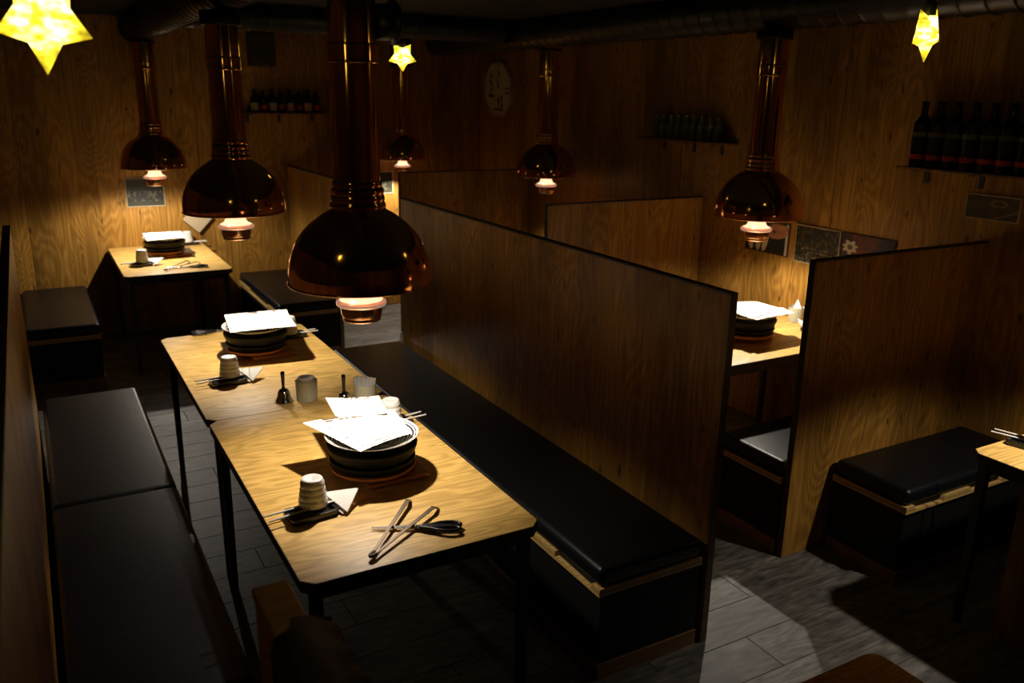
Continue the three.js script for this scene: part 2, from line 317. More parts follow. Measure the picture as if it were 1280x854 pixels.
// ------------------------------------------------------------------ copper hoods with lamps
function duct(r, len, seg = 24) {                                   // along +y, ribbed
  const pts = [[0.001, 0], [r, 0]]; const n = Math.round(len / 0.11);
  for (let i = 0; i < n; i++) { const a = (i + 0.5) * len / n; pts.push([r, a - 0.008], [r + 0.005, a - 0.004], [r + 0.005, a + 0.004], [r, a + 0.008]); }
  pts.push([r, len], [0.001, len]); return lathe(pts, seg);
}
const hoodProto = {
  hood: (() => {
    const out = [[0.205, 0], [0.2055, 0.015], [0.2045, 0.035], [0.199, 0.068], [0.189, 0.098], [0.176, 0.124], [0.156, 0.151], [0.13, 0.176], [0.103, 0.196], [0.084, 0.207], [0.077, 0.213]];
    const v = new THREE.SplineCurve(out.map(p => new THREE.Vector2(...p))).getPoints(60).map(p => [p.x, p.y]);
    const inn = v.slice().reverse().map(p => [Math.max(0.02, p[0] - 0.0018), p[1] - 0.0012]);
    return lathe([...v, ...inn, [0.205, 0]], 96);
  })(),
  roll: (() => { const g = new THREE.TorusGeometry(0.2055, 0.0032, 10, 96); g.rotateX(Math.PI / 2); return g; })(),
  collar: lathe([[0.066, 0.29], [0.07, 0.288], [0.07, 0.276], [0.067, 0.273], [0.073, 0.27], [0.075, 0.262], [0.073, 0.254], [0.073, 0.25], [0.076, 0.246], [0.076, 0.236], [0.0735, 0.232], [0.078, 0.228], [0.079, 0.218], [0.077, 0.211], [0.06, 0.21]], 64),
  band: lathe([[0.0645, -0.026], [0.068, -0.025], [0.0685, -0.021], [0.0672, -0.018], [0.0672, 0.018], [0.0685, 0.021], [0.068, 0.025], [0.0645, 0.026]], 64),
  neck: lathe([[0.03, 0.05], [0.034, 0.02], [0.0375, -0.01], [0.0405, -0.03], [0.046, -0.043], [0.055, -0.05], [0.063, -0.053]], 64),
  flange: lathe([[0.06, -0.0535], [0.0685, -0.0545], [0.0725, -0.058], [0.0735, -0.063], [0.0722, -0.068], [0.068, -0.0715], [0.06, -0.072], [0.06, -0.068], [0.066, -0.06]], 64),
  cup: lathe([[0.0605, -0.0725], [0.0605, -0.086], [0.0595, -0.096], [0.0565, -0.104], [0.0545, -0.106], [0.056, -0.109], [0.0555, -0.114], [0.052, -0.117], [0.0505, -0.116], [0.0525, -0.106], [0.0565, -0.096], [0.058, -0.086], [0.058, -0.074], [0.02, -0.07]], 64),
  bulb: (() => { const g = new THREE.SphereGeometry(0.011, 20, 14); return g; })(),
  glow: (() => { const g = new THREE.SphereGeometry(0.013, 14, 10); return g; })(),
};
const DUCT_Y = 2.166;
function pendant(label, x, y, z, topY, bandY, ductY = DUCT_Y, bulbY = -0.092, cd = LAMP_CD, angle = LAMP_ANGLE, HOOD = 1.054) {
  const o = thing('copper_hood_lamp', label, 'hood lamp', [x, y, z]);
  const H = (n, g, m, l) => { const q = part(n, g, m, o, l); q.scale.setScalar(HOOD); return q; };
  H('hood', hoodProto.hood, M.copper, 'polished copper dome'); H('rim_roll', hoodProto.roll, M.copper);
  H('collar', hoodProto.collar, M.copper);
  part('pipe', lathe([[0.066, 0.226], [0.068, 0.227], [0.068, topY - y], [0.066, topY - y]], 64), M.copper, o, 'copper flue pipe');
  const b = H('pipe_band', hoodProto.band, M.copper); b.position.y = bandY - y;
  part('connector', lathe([[0.001, topY - y - 0.004], [0.082, topY - y - 0.004], [0.084, topY - y], [0.084, ductY - y], [0.001, ductY - y]], 32), M.duct, o, 'black duct connector');
  H('lamp_neck', hoodProto.neck, M.neck, 'copper lamp neck, reflected bulb light put in as emission');
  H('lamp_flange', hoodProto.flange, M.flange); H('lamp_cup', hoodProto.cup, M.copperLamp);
  H('bulb', hoodProto.bulb, M.bulb, 'glowing bulb').position.y = bulbY;
  for (const a of [2.2, 5.0]) { const g = part('added_glow_ball', hoodProto.glow, M.bulb, o, 'small glowing ball added beside the neck as a bright spot'); g.position.set(0.058 * Math.sin(a), 0.006, 0.058 * Math.cos(a)); }  // two glowing balls added to make the hot spots at the neck
  const l = new THREE.SpotLight(LAMP_COLOR, cd, 0, angle, 0.25, 2); l.name = 'hood_lamp_light'; l.position.set(0, bulbY, 0); l.target.position.set(0, -1, 0);
  l.castShadow = true; l.shadow.radius = 0.6; l.shadow.mapSize.set(1024, 1024); o.add(l); o.add(l.target);
  return o;
}
const bigLamp = pendant('largest copper hood lamp, hanging over the nearest table', 0.412, 1.295, -0.706, 2.15, 1.96, DUCT_Y, -0.076, 2.0);
pendant('second copper hood lamp, hanging over the table behind the nearest one', 0.334, 1.344, -2.1, 2.113, 1.96, DUCT_Y, -0.081, 2.3);
pendant('copper hood lamp over the far left table', 0.34, 1.324, -4.732, 2.153, 2.008, DUCT_Y, -0.11, 3.0, 1.5);
pendant('farthest and smallest copper hood lamp, below the middle star', 2.345, 1.318, -5.08, 2.062, 1.934, CH, undefined, undefined, undefined, 0.93);
pendant('copper hood lamp right of the wall plaque, behind the long middle partition', 2.849, 1.293, -3.573, 2.154, 2.008);
pendant('copper hood lamp over the right booth table, in front of wall photos', 2.733, 1.291, -1.359, 2.131, 1.987, DUCT_Y, -0.1, 2.8, 1.35);
pendant('copper hood lamp over the table at the right edge, outside the photo', 2.554, 1.281, 0.401, 2.134, 1.987, CH, -0.08, 1.8);

// black ventilation ducts under the ceiling
{
  const d1 = thing('ventilation_duct', 'black trunk duct under the ceiling over the left-hand tables', 'duct', [0.362, 2.272, 1.4]);
  const g = duct(0.1, 6.7); g.rotateX(-Math.PI / 2); part('duct_pipe', g, M.duct, d1);
  const d2 = thing('ventilation_duct', 'black ribbed trunk duct under the ceiling along the right booths', 'duct', [2.764, 2.272, 1.4]);
  const g2 = duct(0.1, 6.7); g2.rotateX(-Math.PI / 2); part('duct_pipe', g2, M.duct, d2);
  const d3 = thing('ventilation_duct', 'black ribbed cross duct under the ceiling behind the middle star', 'duct', [0.469, 2.279, -3.85]);
  const g3 = duct(0.075, 2.188); g3.rotateZ(-Math.PI / 2); part('duct_pipe', g3, M.duct, d3);
const g4 = lathe([[0.001, 0], [0.05, 0], [0.05, 0.05], [0.062, 0.05], [0.062, 0.062], [0.056, 0.066], [0.012, 0.066], [0.01, 0.074], [0.001, 0.075]], 32); g4.rotateZ(-Math.PI / 2); g4.translate(0.066, 0.754, 0); part('damper_cap', g4, M.duct, bigLamp, 'round black damper cap on the pipe');
}

// ------------------------------------------------------------------ star lamps
const starMap = texture(256, 256, (u, v) => {
  const d = Math.hypot(u - 0.5, v - 0.5) * 2, n = fbm(u, v, 9, 16, 501, 3), k = clamp(1.5 * Math.exp(-d * d * 2.4) + 0.16) * clamp(0.45 + 1.3 * (n - 0.3) * 1.2, 0.3, 1.2);
  return [clamp(k * 1.15), clamp(k * (0.78 + 0.2 * k)), clamp(0.03 * k + 0.75 * Math.pow(clamp(k - 0.45), 1.4))];
}, true, false);
M.star = new THREE.MeshStandardMaterial({ color: new THREE.Color().setRGB(0.5, 0.42, 0.1), roughness: 0.25, emissive: new THREE.Color(1, 1, 1), emissiveMap: starMap, emissiveIntensity: 3.2 });
function starGeo(R, r, dep) {
  const ring = []; for (let i = 0; i < 10; i++) { const a = -Math.PI / 2 + i * Math.PI / 5, q = i % 2 ? r : R; ring.push([q * Math.cos(a), q * Math.sin(a), 0]); }
  const pos = [], uv = [], tri = (a, b, c) => { for (const p of [a, b, c]) { pos.push(...p); uv.push(0.5 + p[0] / (2 * R), 0.5 + p[1] / (2 * R)); } };
  for (let i = 0; i < 10; i++) { const a = ring[i], b = ring[(i + 1) % 10]; tri([0, 0, dep], a, b); tri([0, 0, -dep], b, a); }
  const g = new THREE.BufferGeometry(); g.setAttribute('position', new THREE.Float32BufferAttribute(pos, 3)); g.setAttribute('uv', new THREE.Float32BufferAttribute(uv, 2)); g.computeVertexNormals(); return g;
}
const starBody = starGeo(0.083, 0.047, 0.036);
function star(label, x, y, z, turn, tilt = 0, long = 1) {
  const o = thing('star_lamp', label, 'star lamp', [x, y, z], turn);
  const b = part('glass_star', starBody, M.star, o, 'glowing yellow glass star'); b.rotation.z = tilt; b.scale.y = long;
  part('socket', lathe([[0.001, 0.05], [0.018, 0.05], [0.018, 0.085], [0.012, 0.09], [0.001, 0.092]], 20), M.black, o);
  part('cord', bar([0, 0.09, 0], [0, CH - y, 0], 0.003), M.black, o);
  const l = new THREE.PointLight(STAR_COLOR, STAR_CD, 0, 2); l.name = 'star_lamp_light'; l.castShadow = true; l.shadow.radius = 2; o.add(l);
}
star('large glowing yellow star lamp at the top left corner', -0.383, 1.976, -0.1, -0.1, -0.04, 1.22);
star('small glowing yellow star lamp in the middle, above the farthest copper hood', 1.507, 2.053, -3.0, -0.42);
star('glowing yellow star lamp at the upper right, seen nearly edge-on', 1.94, 2.05, 0.02, 0.15, 0.08);

// ------------------------------------------------------------------ things on the tables
const T = 0.68, SIZE = 1.054;
const WHERE = { near: 'on the nearest table', second: 'on the second table', far: 'on the far left table', booth: 'on the right booth table', edge: 'on the table at the right edge' };
// pan stack: wooden stand, low black pan, black bowl, ringed plate
const standTray = lathe([[0.001, 0.016], [0.1, 0.016], [0.113, 0.019], [0.125, 0.027], [0.1305, 0.035], [0.1285, 0.038], [0.12, 0.0385], [0.001, 0.0385]], 56);
metreUV(standTray, 1.2, 0.7);
const standFoot = metreUV(rbox(-0.055, 0.138, 0, 0.016, -0.07, 0.112, 0.004), 1.2, 0.7, 0.3, 0.2);
const panGeo = lathe([[0.001, 0.039], [0.112, 0.039], [0.122, 0.045], [0.1285, 0.056], [0.1295, 0.06], [0.1275, 0.0615], [0.12, 0.06], [0.001, 0.06]], 56);
const bowlGeo = lathe([[0.001, 0.0625], [0.112, 0.0625], [0.121, 0.067], [0.129, 0.079], [0.1345, 0.094], [0.136, 0.101], [0.135, 0.104], [0.131, 0.104], [0.125, 0.094], [0.116, 0.081], [0.106, 0.074], [0.001, 0.073]], 56);
const lip = (() => { const g = new THREE.TorusGeometry(0.1275, 0.0018, 8, 56); g.rotateX(Math.PI / 2); g.translate(0, 0.0605, 0); return g; })();
const ringMap = texture(4, 256, (u, v) => {
  // profile runs from the centre of the upper face (0) to the rim (1)
  const bands = [[0.34, 0.4], [0.45, 0.48], [0.53, 0.585], [0.63, 0.66], [0.7, 0.75], [0.79, 0.82], [0.86, 0.9], [0.935, 0.955]];
  for (const [a, b] of bands) if (v > a && v < b) return [0.03, 0.035, 0.07];
  return [0.7, 0.66, 0.58];
}, true, false);
M.plate = new THREE.MeshStandardMaterial({ map: ringMap, roughness: 0.25 });
const plateGeo = (() => {
  const pts = []; for (let i = 0; i <= 16; i++) { const t = i / 16, r = 0.001 + 0.139 * t; pts.push([r, 0.106 + 0.0265 * Math.pow(Math.max(0, t - 0.42) / 0.58, 1.25)]); }
  const g = new THREE.LatheGeometry(pts.map(p => new THREE.Vector2(...p)), 64); return g;
})();
const plateUnder = lathe([[0.14, 0.1325], [0.141, 0.131], [0.139, 0.129], [0.1, 0.114], [0.07, 0.1045], [0.001, 0.1045]], 64);
let protoStack = null;
function stack(where, x, z, turn) {
  const mk = (name, parts, label, cat) => {
    const o = thing(name, label, cat, [x, T, z], turn); o.scale.setScalar(SIZE);
    for (const [n, g, m, l] of parts) part(n, g, m, o, l); return o;
  };
  if (!protoStack) {
    protoStack = [
      mk('wooden_stand', [['tray', standTray, M.trivet], ['foot', standFoot, M.trivet]], 'round reddish wooden stand under the black pans ' + WHERE[where], 'stand'),
      mk('black_pan', [['pan_body', panGeo, M.iron], ['lip', lip, M.iron]], 'low black pan between wooden stand and black bowl ' + WHERE[where], 'pan'),
      mk('black_bowl', [['bowl_body', bowlGeo, M.iron]], 'wide black bowl stacked on a black pan ' + WHERE[where], 'bowl'),
      mk('ringed_plate', [['plate_face', plateGeo, M.plate, 'white face with dark concentric rings'], ['underside', plateUnder, M.cup]], 'white plate with dark concentric rings under paper menus ' + WHERE[where], 'plate')];
    return;
  }
  const L = ['round reddish wooden stand under the black pans ', 'low black pan between wooden stand and black bowl ', 'wide black bowl stacked on a black pan ', 'white plate with dark concentric rings under paper menus '];
  protoStack.forEach((p, i) => copyOf(p, L[i] + WHERE[where], [x, T, z], turn));
}
stack('near', 0.409, -0.64, 0.02);
stack('second', 0.388, -2.107, 0.1);
stack('far', 0.377, -4.858, 0.2);
stack('booth', 2.659, -1.285, 1.2);

// paper menus: a bent sheet with its own thickness; corners in metres [front-left, front-right, back-right, back-left]
function menuMap(s) {
  return texture(192, 256, (u, v) => {
    const row = Math.floor(v * 15), n = hash(row, 3, s), inRow = (v * 15) % 1, mark = vn(u * 34, row * 7.3, 999, 999, s);
    let k = 1;
    if (u > 0.1 && u < 0.55 + 0.35 * n && inRow > 0.34 && inRow < 0.68 && n > 0.4 && mark > 0.4) k = 0.1;
    if (v > 0.86 && u > 0.2 && u < 0.8 && inRow > 0.2 && mark > 0.5) return [0.1, 0.06, 0.03];
    return [0.82 * k, 0.79 * k, 0.72 * k];
  }, true, false);
}
const menuMats = [601, 603, 607].map(s => new THREE.MeshStandardMaterial({ map: menuMap(s), roughness: 0.85 }));
function menu(label, c, bend, m, group) {
  const cx = c.reduce((a, p) => a + p[0], 0) / 4, cy = Math.min(...c.map(p => p[1])), cz = c.reduce((a, p) => a + p[2], 0) / 4, N = 12, pos = [], uv = [], idx = [];
  for (let s = 0; s < 2; s++) for (let j = 0; j <= N; j++) for (let i = 0; i <= N; i++) {
    const u = i / N, v = j / N, w = [(1 - u) * (1 - v), u * (1 - v), u * v, (1 - u) * v], p = [0, 0, 0];
    for (let k = 0; k < 4; k++) for (let a = 0; a < 3; a++) p[a] += w[k] * c[k][a];
    pos.push(p[0] - cx, p[1] - cy - bend * 4 * (u - 0.5) * (u - 0.5) + bend * 0.6 * Math.sin(3 * v + 2 * u) * 0.5 + (s ? 0 : 0.0008), p[2] - cz); uv.push(u, v);
  }
  const K = (N + 1) * (N + 1), at = (s, i, j) => s * K + j * (N + 1) + i, quad = (a, b, d, e) => idx.push(a, b, d, a, d, e);
  for (let j = 0; j < N; j++) for (let i = 0; i < N; i++) { quad(at(0, i, j), at(0, i + 1, j), at(0, i + 1, j + 1), at(0, i, j + 1)); quad(at(1, i, j), at(1, i, j + 1), at(1, i + 1, j + 1), at(1, i + 1, j)); }
  for (let i = 0; i < N; i++) { quad(at(1, i, 0), at(1, i + 1, 0), at(0, i + 1, 0), at(0, i, 0)); quad(at(0, i, N), at(0, i + 1, N), at(1, i + 1, N), at(1, i, N)); quad(at(0, 0, i), at(0, 0, i + 1), at(1, 0, i + 1), at(1, 0, i)); quad(at(1, N, i), at(1, N, i + 1), at(0, N, i + 1), at(0, N, i)); }
  const g = new THREE.BufferGeometry(); g.setAttribute('position', new THREE.Float32BufferAttribute(pos, 3)); g.setAttribute('uv', new THREE.Float32BufferAttribute(uv, 2)); g.setIndex(idx); g.computeVertexNormals();
  return solo('paper_menu', g, m, label, 'menu', [cx, cy, cz]);
}
const Y = T + 0.1455;
menu('front white paper menu overhanging the ringed plate on the nearest table', [[0.323, Y, -0.504], [0.511, Y + 0.004, -0.556], [0.54, Y + 0.004, -0.782], [0.231, Y + 0.006, -0.795]], 0.004, menuMats[0]);
menu('rear white paper menu standing up behind the front menu on the nearest table', [[0.34, Y + 0.004, -0.79], [0.5, Y + 0.007, -0.735], [0.522, Y + 0.017, -0.872], [0.356, Y + 0.014, -0.948]], -0.004, menuMats[1]);
menu('white paper menu lying across the ringed plate on the second table', [[0.25, Y + 0.006, -1.975], [0.526, Y + 0.009, -1.944], [0.579, Y + 0.008, -2.276], [0.288, Y + 0.008, -2.295]], 0.002, menuMats[2]);
menu('lower white paper menu showing a strip on the second table', [[0.269, Y + 0.003, -1.981], [0.54, Y + 0.004, -1.96], [0.572, Y + 0.004, -2.255], [0.303, Y + 0.004, -2.276]], 0.002, menuMats[0]);
menu('white paper menu on top of the pans on the far left table', [[0.238, Y, -4.671], [0.5, Y, -4.707], [0.519, Y + 0.003, -5.023], [0.247, Y + 0.003, -5.016]], 0.003, menuMats[1]);
menu('upper white paper menu on top of the bowl in the right booth', [[2.548, Y + 0.004, -1.148], [2.84, Y + 0.003, -1.227], [2.833, Y + 0.006, -1.401], [2.554, Y + 0.008, -1.465]], 0.004, menuMats[2]);
menu('lower white paper menu sticking out to the right in the right booth', [[2.564, Y - 0.002, -1.132], [2.833, Y, -1.143], [2.87, Y - 0.001, -1.254], [2.575, Y, -1.359]], 0.002, menuMats[0]);

// place settings: dish, pair of chopsticks, inverted cup, folded napkin
const dishGeo = (() => {
  const f = (a, b, r) => { const s = new THREE.Shape(); s.moveTo(-a + r, -b); s.lineTo(a - r, -b); s.quadraticCurveTo(a, -b, a, -b + r); s.lineTo(a, b - r); s.quadraticCurveTo(a, b, a - r, b); s.lineTo(-a + r, b); s.quadraticCurveTo(-a, b, -a, b - r); s.lineTo(-a, -b + r); s.quadraticCurveTo(-a, -b, -a + r, -b); return s; };
  const outer = f(0.066, 0.04, 0.014); outer.holes.push(f(0.058, 0.032, 0.01));
  const rim = new THREE.ExtrudeGeometry(outer, { depth: 0.011, bevelEnabled: true, bevelSize: 0.002, bevelThickness: 0.002, bevelSegments: 2, curveSegments: 5 }); rim.rotateX(-Math.PI / 2); rim.translate(0, 0.006, 0);
  const bot = new THREE.ExtrudeGeometry(f(0.062, 0.036, 0.012), { depth: 0.006, bevelEnabled: true, bevelSize: 0.003, bevelThickness: 0.002, bevelSegments: 2, curveSegments: 5 }); bot.rotateX(-Math.PI / 2); bot.translate(0, 0.002, 0);
  return merge([rim, bot]);
})();
const cupGeo = (() => {
  const pts = [[0.0385, 0], [0.0395, 0.003]]; for (let k = 0; k < 4; k++) { const y = 0.006 + k * 0.0165, r = 0.0388 - 0.0022 * k; pts.push([r, y + 0.0005], [r + 0.0008, y + 0.005], [r + 0.0002, y + 0.012], [r - 0.0026, y + 0.0158]); }
  pts.push([0.0295, 0.0745], [0.0275, 0.0785], [0.0225, 0.079], [0.02, 0.0775], [0.008, 0.076], [0.005, 0.074], [0.001, 0.0738]); return lathe(pts, 48);
})();
const stickGeo = bar([-0.118, 0, 0], [0.1, 0.002, 0], 0.003, 0.004, 8);
function triPrism(A, B, C, t) {
  const n = new THREE.Vector3().crossVectors(new THREE.Vector3(...B).sub(new THREE.Vector3(...A)), new THREE.Vector3(...C).sub(new THREE.Vector3(...A))).normalize().multiplyScalar(t);
  const v = [A, B, C].map(p => new THREE.Vector3(...p)), w = v.map(p => p.clone().add(n)), g = new THREE.BufferGeometry(), q = [];
  const tri = (a, b, c) => q.push(...a.toArray(), ...b.toArray(), ...c.toArray());
  tri(v[0], v[2], v[1]); tri(w[0], w[1], w[2]);
  for (let i = 0; i < 3; i++) { const j = (i + 1) % 3; tri(v[i], v[j], w[j]); tri(v[i], w[j], w[i]); }
  g.setAttribute('position', new THREE.Float32BufferAttribute(q, 3)); g.computeVertexNormals(); return g;
}
// two thin folded layers that open towards the left
const napGeo = merge([triPrism([-0.046, 0.032, -0.052], [0.046, 0.036, -0.016], [-0.02, 0.006, 0.045], 0.004), triPrism([-0.054, 0.022, -0.05], [0.034, 0.024, -0.02], [-0.03, 0.0, 0.038], 0.003)]);
let protoSet = null;
function setting(desc, x, z, turn, { cup = true, nap = true, stickY = 0.0215 } = {}) {
  const c = Math.cos(turn), s = Math.sin(turn), at = (dx, dy, dz) => [x + SIZE * (dx * c + dz * s), T + SIZE * dy, z + SIZE * (dz * c - dx * s)];
  const put = (key, name, geo, m, label, cat, d, tn) => {
    if (protoSet[key]) return copyOf(protoSet[key], label, at(...d), turn + tn, undefined);
    protoSet[key] = solo(name, geo, m, label, cat, at(...d), turn + tn); protoSet[key].scale.setScalar(SIZE); return protoSet[key];
  };
  protoSet ??= {};
  put('dish', 'small_dish', dishGeo, M.dish, 'small black rectangular dish ' + desc, 'dish', [0, 0, 0], 0);
  for (const k of [0, 1]) put('stick', 'chopstick', stickGeo, M.stick, (k ? 'nearer' : 'farther') + ' chopstick on the dish ' + desc, 'chopstick', [-0.005, stickY, k ? 0.004 : -0.022], k ? 0.05 : -0.02);
  if (cup) put('cup', 'ribbed_cup', cupGeo, M.cup, 'upside-down white ribbed cup ' + desc, 'cup', [0.012, 0.0255, -0.012], 0);
  if (nap) put('nap', 'folded_napkin', napGeo, M.napkin, 'triangular white folded napkin ' + desc, 'napkin', [0.1, 0.006, 0.012], 0);
}
setting('at the front left of the nearest table', 0.15, -0.448, 0.12);
setting('right of the plate on the nearest table', 0.612, -0.985, 3.3, { nap: false });
setting('at the front left of the second table', 0.182, -1.739, 0.1);
setting('behind the menu on the second table', 0.602, -2.308, 3.2, { nap: false });
setting('at the front left of the far left table', 0.166, -4.505, 0.1);
setting('at the back right of the far left table', 0.604, -5.25, 3.2, { nap: false });
setting('in the right booth, half hidden by the partition', 3.038, -1.18, 1.3, { cup: false });
setting('on the table cut off by the right edge', 2.548, 0.232, -1.35, { nap: false });
for (const [i, dx] of [[0, 0], [1, 0.022]]) solo('toothpick', bar([0, 0, 0], [i ? 0.006 : -0.006, 0.06, 0], 0.0018, 0.0008, 6), M.pick, (i ? 'right' : 'left') + ' toothpick of the two leaning beside the cup on the second table', 'toothpick', [0.247 + dx, T + 0.012, -1.744]);

// tongs and scissors
function flatBar(a, b, w0, w1, t) {                                 // tapered flat bar lying along a -> b
  const A = new THREE.Vector3(...a), B = new THREE.Vector3(...b), d = B.clone().sub(A), L = d.length();
  const g = new THREE.BoxGeometry(L, t, 1, 8, 1, 1); const p = g.attributes.position;
  for (let i = 0; i < p.count; i++) { const s = p.getX(i) / L + 0.5; p.setZ(i, p.getZ(i) * (w0 + (w1 - w0) * s)); }
  g.computeVertexNormals(); g.translate(L / 2, 0, 0);
  g.applyQuaternion(new THREE.Quaternion().setFromUnitVectors(new THREE.Vector3(1, 0, 0), d.normalize())); g.translate(...a); return g;
}
function tongs(label, x, z, turn) {
  const o = thing('tongs', label, 'tongs', [x, T, z], turn); o.scale.setScalar(SIZE);
  part('arm', flatBar([0, 0.012, 0], [0.19, 0.018, -0.222], 0.007, 0.012, 0.003), M.bronze, o); part('arm', flatBar([0.004, 0.012, 0.004], [0.236, 0.018, -0.15], 0.007, 0.012, 0.003), M.bronze, o);
  part('spring_end', tube([[0.012, 0.012, -0.012], [-0.003, 0.012, 0.0], [-0.003, 0.012, 0.006], [0.014, 0.012, 0.0]], 0.005, 16, 8), M.bronze, o);
  for (const e of [[0.19, 0.018, -0.222], [0.236, 0.018, -0.15]]) { const d = e[0] > 0.2 ? [0.022, -0.016] : [0.017, -0.023]; part('tip', flatBar(e, [e[0] + d[0], 0.003, e[2] + d[1]], 0.014, 0.009, 0.003), M.bronze, o); }
  return o;
}
const tg = tongs('bronze coloured tongs lying open in a V at the front of the nearest table', 0.218, -0.14, 0);
copyOf(tg, 'bronze coloured tongs lying open in a V on the far left table', [0.283, T, -4.237], 0.07);
function scissors(label, x, z, turn) {                              // pivot at the origin, blades towards -x, handles towards +x
  const o = thing('scissors', label, 'scissors', [x, T, z], turn); o.scale.setScalar(SIZE);
  for (const s of [1, -1]) {
    part('blade', flatBar([0.012, 0.008 + 0.001 * s, -0.001 * s], [-0.118, 0.007 + 0.001 * s, 0.004 * s], 0.015, 0.003, 0.0018), M.steel, o);
    part('handle', tube([[0.012, 0.009, 0.003 * s], [0.04, 0.01, 0.011 * s], [0.07, 0.011, 0.022 * s], [0.1, 0.011, 0.024 * s], [0.118, 0.011, 0.013 * s], [0.108, 0.011, 0.003 * s], [0.07, 0.011, 0.005 * s], [0.035, 0.01, 0.004 * s]], 0.0058, 60, 10, true), M.plastic, o, 'black plastic handle');
  }
  const r = lathe([[0.001, 0.0145], [0.004, 0.0142], [0.005, 0.011], [0.005, 0.004]], 16); part('rivet', r, M.steel, o); return o;
}
const sc = scissors('scissors with black handles beside the tongs on the nearest table', 0.382, -0.229, -0.5);
copyOf(sc, 'scissors with black handles beside the tongs on the far left table', [0.44, T, -4.305], -0.2);
copyOf(sc, 'scissors with black handles at the back left corner of the second table', [0.3, T, -2.555], 3.2);
copyOf(sc, 'scissors with black handles on the table at the right edge', [2.511, T, 0.322], 3.3);

// hand bells and pale cups
function bell(label, x, z) {
  const o = thing('hand_bell', label, 'bell', [x, T, z]); o.scale.setScalar(SIZE);
  part('bell_body', lathe([[0.028, 0.004], [0.0335, 0], [0.0345, 0.004], [0.031, 0.01], [0.026, 0.022], [0.0225, 0.036], [0.0195, 0.045], [0.013, 0.051], [0.006, 0.053], [0.001, 0.053]], 40), M.silver, o, 'polished silver bell');
  part('handle', lathe([[0.001, 0.052], [0.006, 0.052], [0.0075, 0.056], [0.0052, 0.06], [0.006, 0.08], [0.0072, 0.105], [0.0078, 0.113], [0.0065, 0.118], [0.001, 0.119]], 20), M.plastic, o, 'black handle'); return o;
}
const bl = bell('silver hand bell with black handle, left one, between the two joined tables', 0.328, -1.411);
copyOf(bl, 'silver hand bell with black handle, right one, behind the plate on the nearest table', [0.526, T, -1.27], 0.3);
copyOf(bl, 'silver hand bell with black handle behind the pans on the far left table', [0.293, T, -5.217], 0.3);
const glassGeo = lathe([[0.001, 0], [0.037, 0], [0.039, 0.004], [0.0405, 0.06], [0.041, 0.078], [0.0395, 0.0785], [0.0385, 0.06], [0.037, 0.008], [0.001, 0.007]], 44);
function paleCup(label, x, z) { const o = solo('pale_cup', glassGeo, M.celadon, label, 'cup', [x, T, z]); o.scale.setScalar(SIZE); return o; }
const pc = paleCup('pale green cup holding a paper roll, beside the left hand bell', 0.415, -1.396);
copyOf(pc, 'pale green cup holding a fan of paper packets, beside the right hand bell', [0.606, T, -1.254], 0);
copyOf(pc, 'pale green cup holding a napkin against the wall in the right booth', [3.15, T, -1.41], 0);
copyOf(pc, 'pale cup behind the pans on the far left table', [0.403, T, -5.217], 0);
solo('paper_roll', lathe([[0.001, 0.009], [0.031, 0.009], [0.032, 0.088], [0.0335, 0.094], [0.03, 0.094], [0.024, 0.086], [0.001, 0.082]], 28), M.napkin, 'cream paper roll inside the pale green cup beside the left bell', 'paper', [0.415, T, -1.396]);
for (let k = 0; k < 6; k++) {
  const a = -0.9 + k * 0.36, g = rbox(-0.012, 0.012, 0, 0.1, -0.0015, 0.0015, 0.001, 1); g.rotateX(0.05 * (k - 2.5)); g.rotateZ(-0.17 * a);
  solo('paper_packet', g, M.napkin, ['leftmost', 'second', 'third', 'fourth', 'fifth', 'rightmost'][k] + ' of the cream paper packets fanned out in the cup beside the right bell', 'packet', [0.606 + 0.012 * a, T + 0.009, -1.254 + 0.006 * (k - 2.5)], 0.3, 'paper packets in the cup beside the right bell');
}
{ const g = triPrism([-0.03, 0.06, 0], [0.03, 0.062, 0.004], [0.0, 0.125, -0.012], 0.004); solo('napkin', merge([g, rbox(-0.028, 0.028, 0.009, 0.064, -0.002, 0.003, 0.001, 1)]), M.napkin, 'white napkin with pointed top in the pale cup in the right booth', 'napkin', [3.147, T, -1.405], -0.7); }

